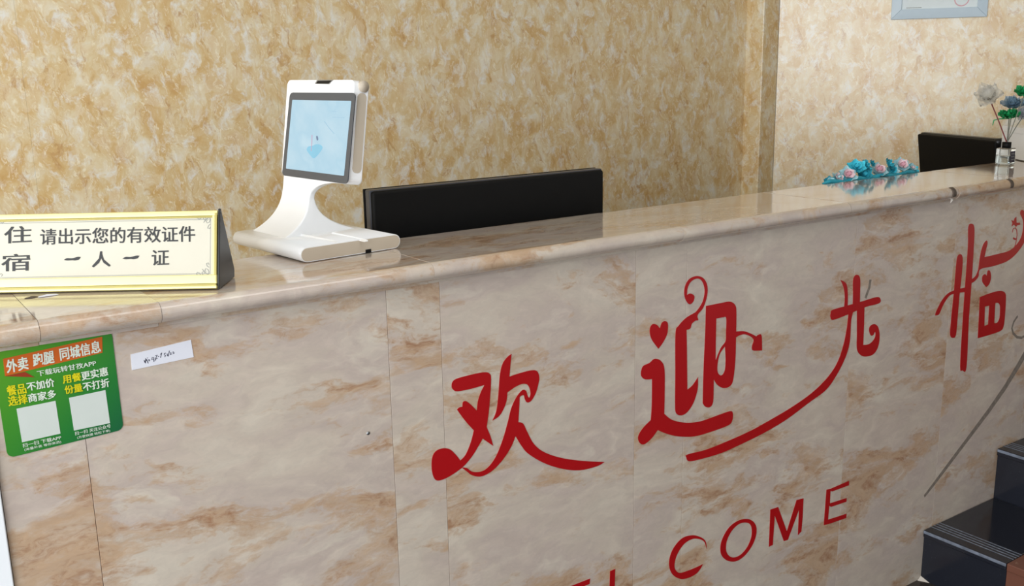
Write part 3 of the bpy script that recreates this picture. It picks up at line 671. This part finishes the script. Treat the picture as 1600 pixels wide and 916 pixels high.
# length to reach the left corner pixel
r = ray(1433, 207)
den = d2.x*r.y - d2.y*r.x; rel = CAM-a2
L2 = (rel.x*r.y - rel.y*r.x)/den
mon2 = thing('monitor', 'smaller black monitor turned sideways and tilted, at the right end behind the countertop', 'monitor', a2+d2*L2/2-n2*.05+Vector((0, 0, .75-a2.z)))
tl = math.radians(9); up2 = (zz*math.cos(tl)+n2*math.sin(tl)); nn2 = d2.cross(up2).normalized()
if nn2.dot(n2) < 0: nn2 = -nn2
hM = .33
fbox('back_shell', a2, d2, up2, nn2, (0, -hM, -.020), (L2, -.001, 0), M_BLK, mon2, .006, 3)
fbox('front_frame', a2, d2, up2, nn2, (-.002, -hM-.004, -.036), (L2+.002, .001, -.018), M_BLK2, mon2, .003, 2)
tube('corner_cap', [a2+d2*.004-nn2*.004+up2*(-.008), a2+d2*.004-nn2*.034+up2*(-.008)], .012, M_BLK2, mon2, 16)
b2 = a2+d2*L2*.5-up2*(hM-.04)-nn2*.028
tube('stand_neck', [b2, Vector((b2.x, b2.y, .778))], .014, M_BLK, mon2, 10)
fbox('stand_foot', Vector((b2.x, b2.y, .7505)), d2, n2, zz, (-.1, -.07, 0), (.1, .07, .012), M_BLK, mon2, .003)

# ================================================================== FLOWERS, DIFFUSER, BOX
M_TURQ = plain('turquoise_fabric', srgb(70, 206, 228), .6, var=.25, scale=40)
M_TEAL = plain('deep_teal_fabric', srgb(44, 164, 186), .6, var=.2, scale=40)
M_PINK = plain('pale_pink_fabric', srgb(242, 218, 224), .6, var=.12, scale=50)
M_AQUA = plain('pale_aqua_fabric', srgb(176, 222, 230), .6, var=.15, scale=60)
M_ROSE = plain('rose_fabric', srgb(232, 182, 196), .6, var=.1, scale=50)
def petal(c, out, up, L, Wd, curl, m, parent, name='petal', ruf=0.0, ph=0.0, n=5):
    """cupped petal grid"""
    side = out.cross(up).normalized(); V = []; Fc = []
    for i in range(n+1):
        t = i/n; wd = Wd*math.sin(math.pi*min(1, .12+t*.88)**.8)*.5+Wd*.06
        ang = curl*t
        p = c + out*(L*t*math.cos(ang)) + up*(L*t*math.sin(ang))
        for j in range(-2, 3):
            s = j/2; V.append(p + side*(wd*s) + up*(wd*.35*s*s + ruf*math.sin(ph+s*5+t*9)*t))
    for i in range(n):
        for j in range(4): k = i*5+j; Fc.append((k, k+1, k+6, k+5))
    k0 = len(V); V += [v - up*.0006 for v in V]
    Fc += [tuple(k0+q for q in reversed(f)) for f in Fc]
    return V, Fc
def blossom(name, c, r, cols, parent, tilt=(0, 0), petals=6, rings=3, ruf=.002, axis=None):
    ax = axis or Vector((tilt[0], tilt[1], 1)).normalized(); ax = ax.normalized()
    a = ax.cross(Vector((0, 1, .3))).normalized(); b = ax.cross(a)
    o = None
    for rg in range(rings):
        V = []; Fc = []; f = 1-rg*.28
        for k in range(petals-rg):
            th = 2*math.pi*(k+.5*rg)/(petals-rg)+random.uniform(-.15, .15)
            out = a*math.cos(th)+b*math.sin(th)
            v, fc = petal(Vector(c)+ax*(rg*.12*r), out, ax, r*f*random.uniform(.88, 1.1), r*.95*f, .35+rg*.38, None, None, ruf=ruf, ph=random.uniform(0, 6))
            kk = len(V); V += v; Fc += [tuple(i+kk for i in q) for q in fc]
        x = mesh(name if rg == 0 else 'petal_ring', V, Fc, cols[rg % len(cols)], parent if rg == 0 else o, True)
        if rg == 0: o = x
    return o
fl = thing('flower_garland', 'turquoise and pink artificial flowers lying behind the back edge of the countertop', 'artificial flowers', (2.45, 1.78, ZC-.036))
spots = [(1296, 285, .020, (M_TEAL, M_AQUA, M_TURQ)), (1308, 281, .024, (M_AQUA, M_PINK, M_AQUA)), (1324, 275, .030, (M_AQUA, M_PINK, M_ROSE)), (1338, 263, .028, (M_TURQ, M_TURQ, M_TURQ)),
         (1352, 259, .020, (M_TURQ, M_TURQ)), (1350, 274, .026, (M_TEAL, M_TEAL, M_TURQ)), (1372, 269, .032, (M_AQUA, M_PINK, M_ROSE)), (1388, 258, .022, (M_TEAL, M_TURQ, M_TURQ)), (1394, 267, .022, (M_AQUA, M_TURQ, M_TEAL)),
         (1408, 260, .028, (M_AQUA, M_PINK, M_ROSE)), (1424, 265, .022, (M_TURQ, M_AQUA, M_PINK)), (1362, 256, .012, (M_TEAL, M_TEAL)), (1314, 287, .016, (M_TEAL, M_TURQ)), (1386, 277, .016, (M_TEAL, M_TURQ))]
box('inner_ledge', (2.05, YB-.011, ZC-.05), (2.85, YB+.075, ZC-.036), M_WOOD, ctr)
for u, v, r, cols in spots:
    c = aty(u, v, 1.782); c.z = max(c.z, ZC-.004)
    blossom('flower', c, r*1.0, cols, fl, petals=6, rings=3, ruf=.003, axis=Vector((-.25+random.uniform(-.5, .5), -.75, .7+random.uniform(-.3, .4))))
V = [aty(1283, 289, 1.775), aty(1432, 270, 1.775)]
pts = []
for i in range(15):
    t = i/14; p = V[0].lerp(V[1], t); pts.append(p+Vector((0, .004*math.sin(i*2.1)-.006, .004+.003*math.sin(i*1.7))))
tube('ribbon', pts, [.003]+[.0065+.002*math.sin(i*2.3) for i in range(13)]+[.003], M_TEAL, fl, 8)

# reed diffuser
def glass_mat(name, col, rough=.02, ior=1.45):
    m, nt, b = new_mat(name); b.inputs['Base Color'].default_value = col; b.inputs['Transmission Weight'].default_value = 1; b.inputs['Roughness'].default_value = rough; b.inputs['IOR'].default_value = ior; return m
M_GLASS = glass_mat('clear_glass', (.93, .97, .97, 1))
M_OIL = glass_mat('fragrance_oil', (.86, .92, .92, 1), ior=1.36)
M_LABEL = plain('dark_label', srgb(44, 36, 50), .5)
M_REED1 = plain('brown_reed', srgb(122, 52, 50), .6); M_REED2 = plain('grey_reed', srgb(120, 122, 112), .6)
def sheer(name, col, alpha):
    m, nt, b = new_mat(name); g = NT(nt)
    tc = g.n('ShaderNodeTexCoord'); r = g.ramp(g.noise(tc.outputs['Object'], 70, 4), [(.3, tuple(c*.8 for c in col[:3])+(1,)), (.7, col)])
    g.l(r, b.inputs['Base Color']); b.inputs['Roughness'].default_value = .35; b.inputs['Alpha'].default_value = alpha
    return m
M_SHW = sheer('sheer_white_petal', srgb(222, 218, 206), .38); M_SHB = sheer('sheer_blue_petal', srgb(146, 180, 204), .6); M_SHG = sheer('sheer_green_petal', srgb(40, 176, 104), .85); M_SHP = sheer('sheer_grey_petal', srgb(206, 210, 216), .4)
cB = atz(1570, 257.5, ZC); 
nr = Vector((cB.x, cB.y, 0)).normalized()
# rotate so a vertical edge faces the camera slightly right of the centre
ex = Vector((nr.y, -nr.x, 0)); ang = math.radians(-28); ex = Matrix.Rotation(ang, 3, 'Z') @ ex; ey = Vector((-ex.y, ex.x, 0))
rb = thing('reed_diffuser', 'square glass reed diffuser bottle with black collar and sheer flowers on reeds', 'reed diffuser', cB+Vector((0, 0, .0005)))
hw = .0215; bh = .052; z0 = ZC+.0008
bt = fbox('bottle', Vector((cB.x, cB.y, z0)), ex, ey, zz, (-hw, -hw, 0), (hw, hw, bh), M_GLASS, rb, .004, 3)
fbox('oil', Vector((cB.x, cB.y, z0)), ex, ey, zz, (-hw+.003, -hw+.003, .004), (hw-.003, hw-.003, .030), M_OIL, rb, .002, 2)
fbox('label', Vector((cB.x, cB.y, z0)), ex, ey, zz, (hw+.0002, -hw+.009, .008), (hw+.0008, hw-.007, .043), M_LABEL, rb)
for k in range(3): fbox('label_line', Vector((cB.x, cB.y, z0)), ex, ey, zz, (hw+.0008, -hw+.013, .016+k*.009), (hw+.0012, hw-.011, .0175+k*.009), M_LINE, rb)
ctop = Vector((cB.x, cB.y, z0+bh))
tube('collar', [ctop-zz*.001, ctop+zz*.018], .0135, M_BLK, rb, 24)
tube('collar_rim', [ctop+zz*.016, ctop+zz*.0185], .0115, M_BLK2, rb, 24)
mouth = ctop+zz*.016
def depthpt(u, v, off): 
    r = ray(u, v); t = (mouth-CAM).length/r.length; return CAM+r*(t*(1+off))
ends = [((1545, 152), -.004, M_REED1, .0019), ((1577, 183), .006, M_REED2, .0014), ((1583, 166), .012, M_REED2, .0014), ((1601, 178), .018, M_REED2, .0014), ((1600, 150), -.008, M_REED2, .0014)]
tips = []
for (u, v), off, m_, r_ in ends:
    e = depthpt(u, v, off); tips.append(e)
    mid = mouth.lerp(e, .5)+Vector((0, 0, .003)); tube('reed', [mouth-zz*.01, mouth, mid, e], r_, m_, rb, 8)
toc = (CAM-mouth).normalized()
blossom('flower', tips[0]+zz*.004, .044, (M_SHW,), rb, petals=6, rings=2, ruf=.012, axis=toc*.6+zz*.5+Vector((-.5, 0, 0)))
blossom('flower', tips[1], .034, (M_SHG,), rb, petals=8, rings=3, ruf=.006, axis=zz*.9+toc*.3)
blossom('flower', tips[2]+zz*.002, .038, (M_SHB,), rb, petals=7, rings=3, ruf=.006, axis=zz*.8+toc*.4)
blossom('flower', tips[3], .030, (M_SHP,), rb, petals=7, rings=3, ruf=.005, axis=toc*.9+zz*.4)
blossom('flower', tips[4]+zz*.008, .032, (M_SHG,), rb, petals=7, rings=3, ruf=.006, axis=zz*.8+toc*.5)
lf = mouth.lerp(tips[1], .68)
e2 = depthpt(1551, 196, 0)
tube('tendril', [tips[1]-zz*.004, depthpt(1560, 186, 0), depthpt(1553, 188, 0), e2], [.002, .002, .0022, .0012], M_SHG, rb, 6)
# white box at the far right end of the counter
dB = nv((.59, .81, 0)); nB = Vector((dB.y, -dB.x, 0))
pB = atz(1600, 256.5, ZC)+Vector((.045, .0, 0)); pB.z = ZC+.0006
r = ray(1567, 196); den = dB.x*r.y - dB.y*r.x; tB = -(pB.x*r.y - pB.y*r.x)/den
tz = (CAM.z + r.z*((pB.y+dB.y*tB)/r.y)) - pB.z
pB2 = pB-dB*.06; LX = tB+.06
wbx = thing('storage_box', 'plain white lidded box standing on the counter behind the diffuser bottle', 'box', pB2+dB*LX/2+nB*.07)
fbox('carton', pB2, dB, nB, zz, (0, 0, 0), (LX, .16, tz-.002), M_WPOST, wbx, .002)
fbox('lid', pB2, dB, nB, zz, (-.0015, -.0015, tz-.020), (LX+.0015, .1615, tz), M_WPOST, wbx, .002)
fbox('base_edge', pB2, dB, nB, zz, (.001, -.0008, 0), (LX-.001, .1605, .0025), M_BLK2, wbx)
print('BOX', pB2, LX, tz)

# ================================================================== STEPS
stp = thing('granite_steps', 'polished black granite steps with red brown marble centre, right of the counter front', 'steps', (2.8, 1.1, 0))
xs = [2.458, 2.818, 3.178, 3.538]; hs = [.157, .319, .481, .643]
ybord = 1.424*.88
for i in range(4):
    x = xs[i]; z = hs[i]; zb = hs[i-1] if i else 0; x2 = (xs[i+1]+.006) if i < 3 else x+.36
    dz = .0
    box('riser', (x+.006, ybord, zb-.001), (x+.03, YF-.001, z-.022), M_GRAN, stp)
    box('riser', (x+.006, .35, zb-.001), (x+.03, ybord-.001, z-.022), M_RED, stp)
    t = box('tread', (x, ybord, z-.022), (x2, YF-.001, z), M_GRAN, stp); bev(t, .003, 3)
    t = box('tread', (x+.002, .35, z-.022), (x2, ybord-.001, z-.0005), M_RED, stp); bev(t, .002, 2)
    box('core', (x+.03, .36, zb-.001 if i else 0), (xs[3]+.34 if i == 3 else xs[i+1]+.006, YF-.002, z-.022), M_GROUT, stp)
    ns = box('nosing', (x-.0015, ybord, z-.010), (x+.0015, YF-.002, z-.0012), M_NOSE, stp); bev(ns, .0015, 2)  # whitish edge strip, light caught by the chamfer put into its colour
    for k in range(4):
        box('anti_slip_line', (x+.034+k*.014, ybord, z-.0005), (x+.0375+k*.014, YF-.002, z+.0006), M_NOSE, stp)
# tile scrap of cement at the foot of the first step
q = aty(1437, 903, YF-.01)
mesh('cement_fillet', [Vector((2.448, YF-.001, 0)), Vector((2.463, YF-.001, .0)), Vector((2.463, YF-.03, 0)), Vector((2.463, YF-.001, .010))], [(0, 1, 2), (0, 2, 3), (0, 3, 1), (1, 3, 2)], M_GROUT, stp)
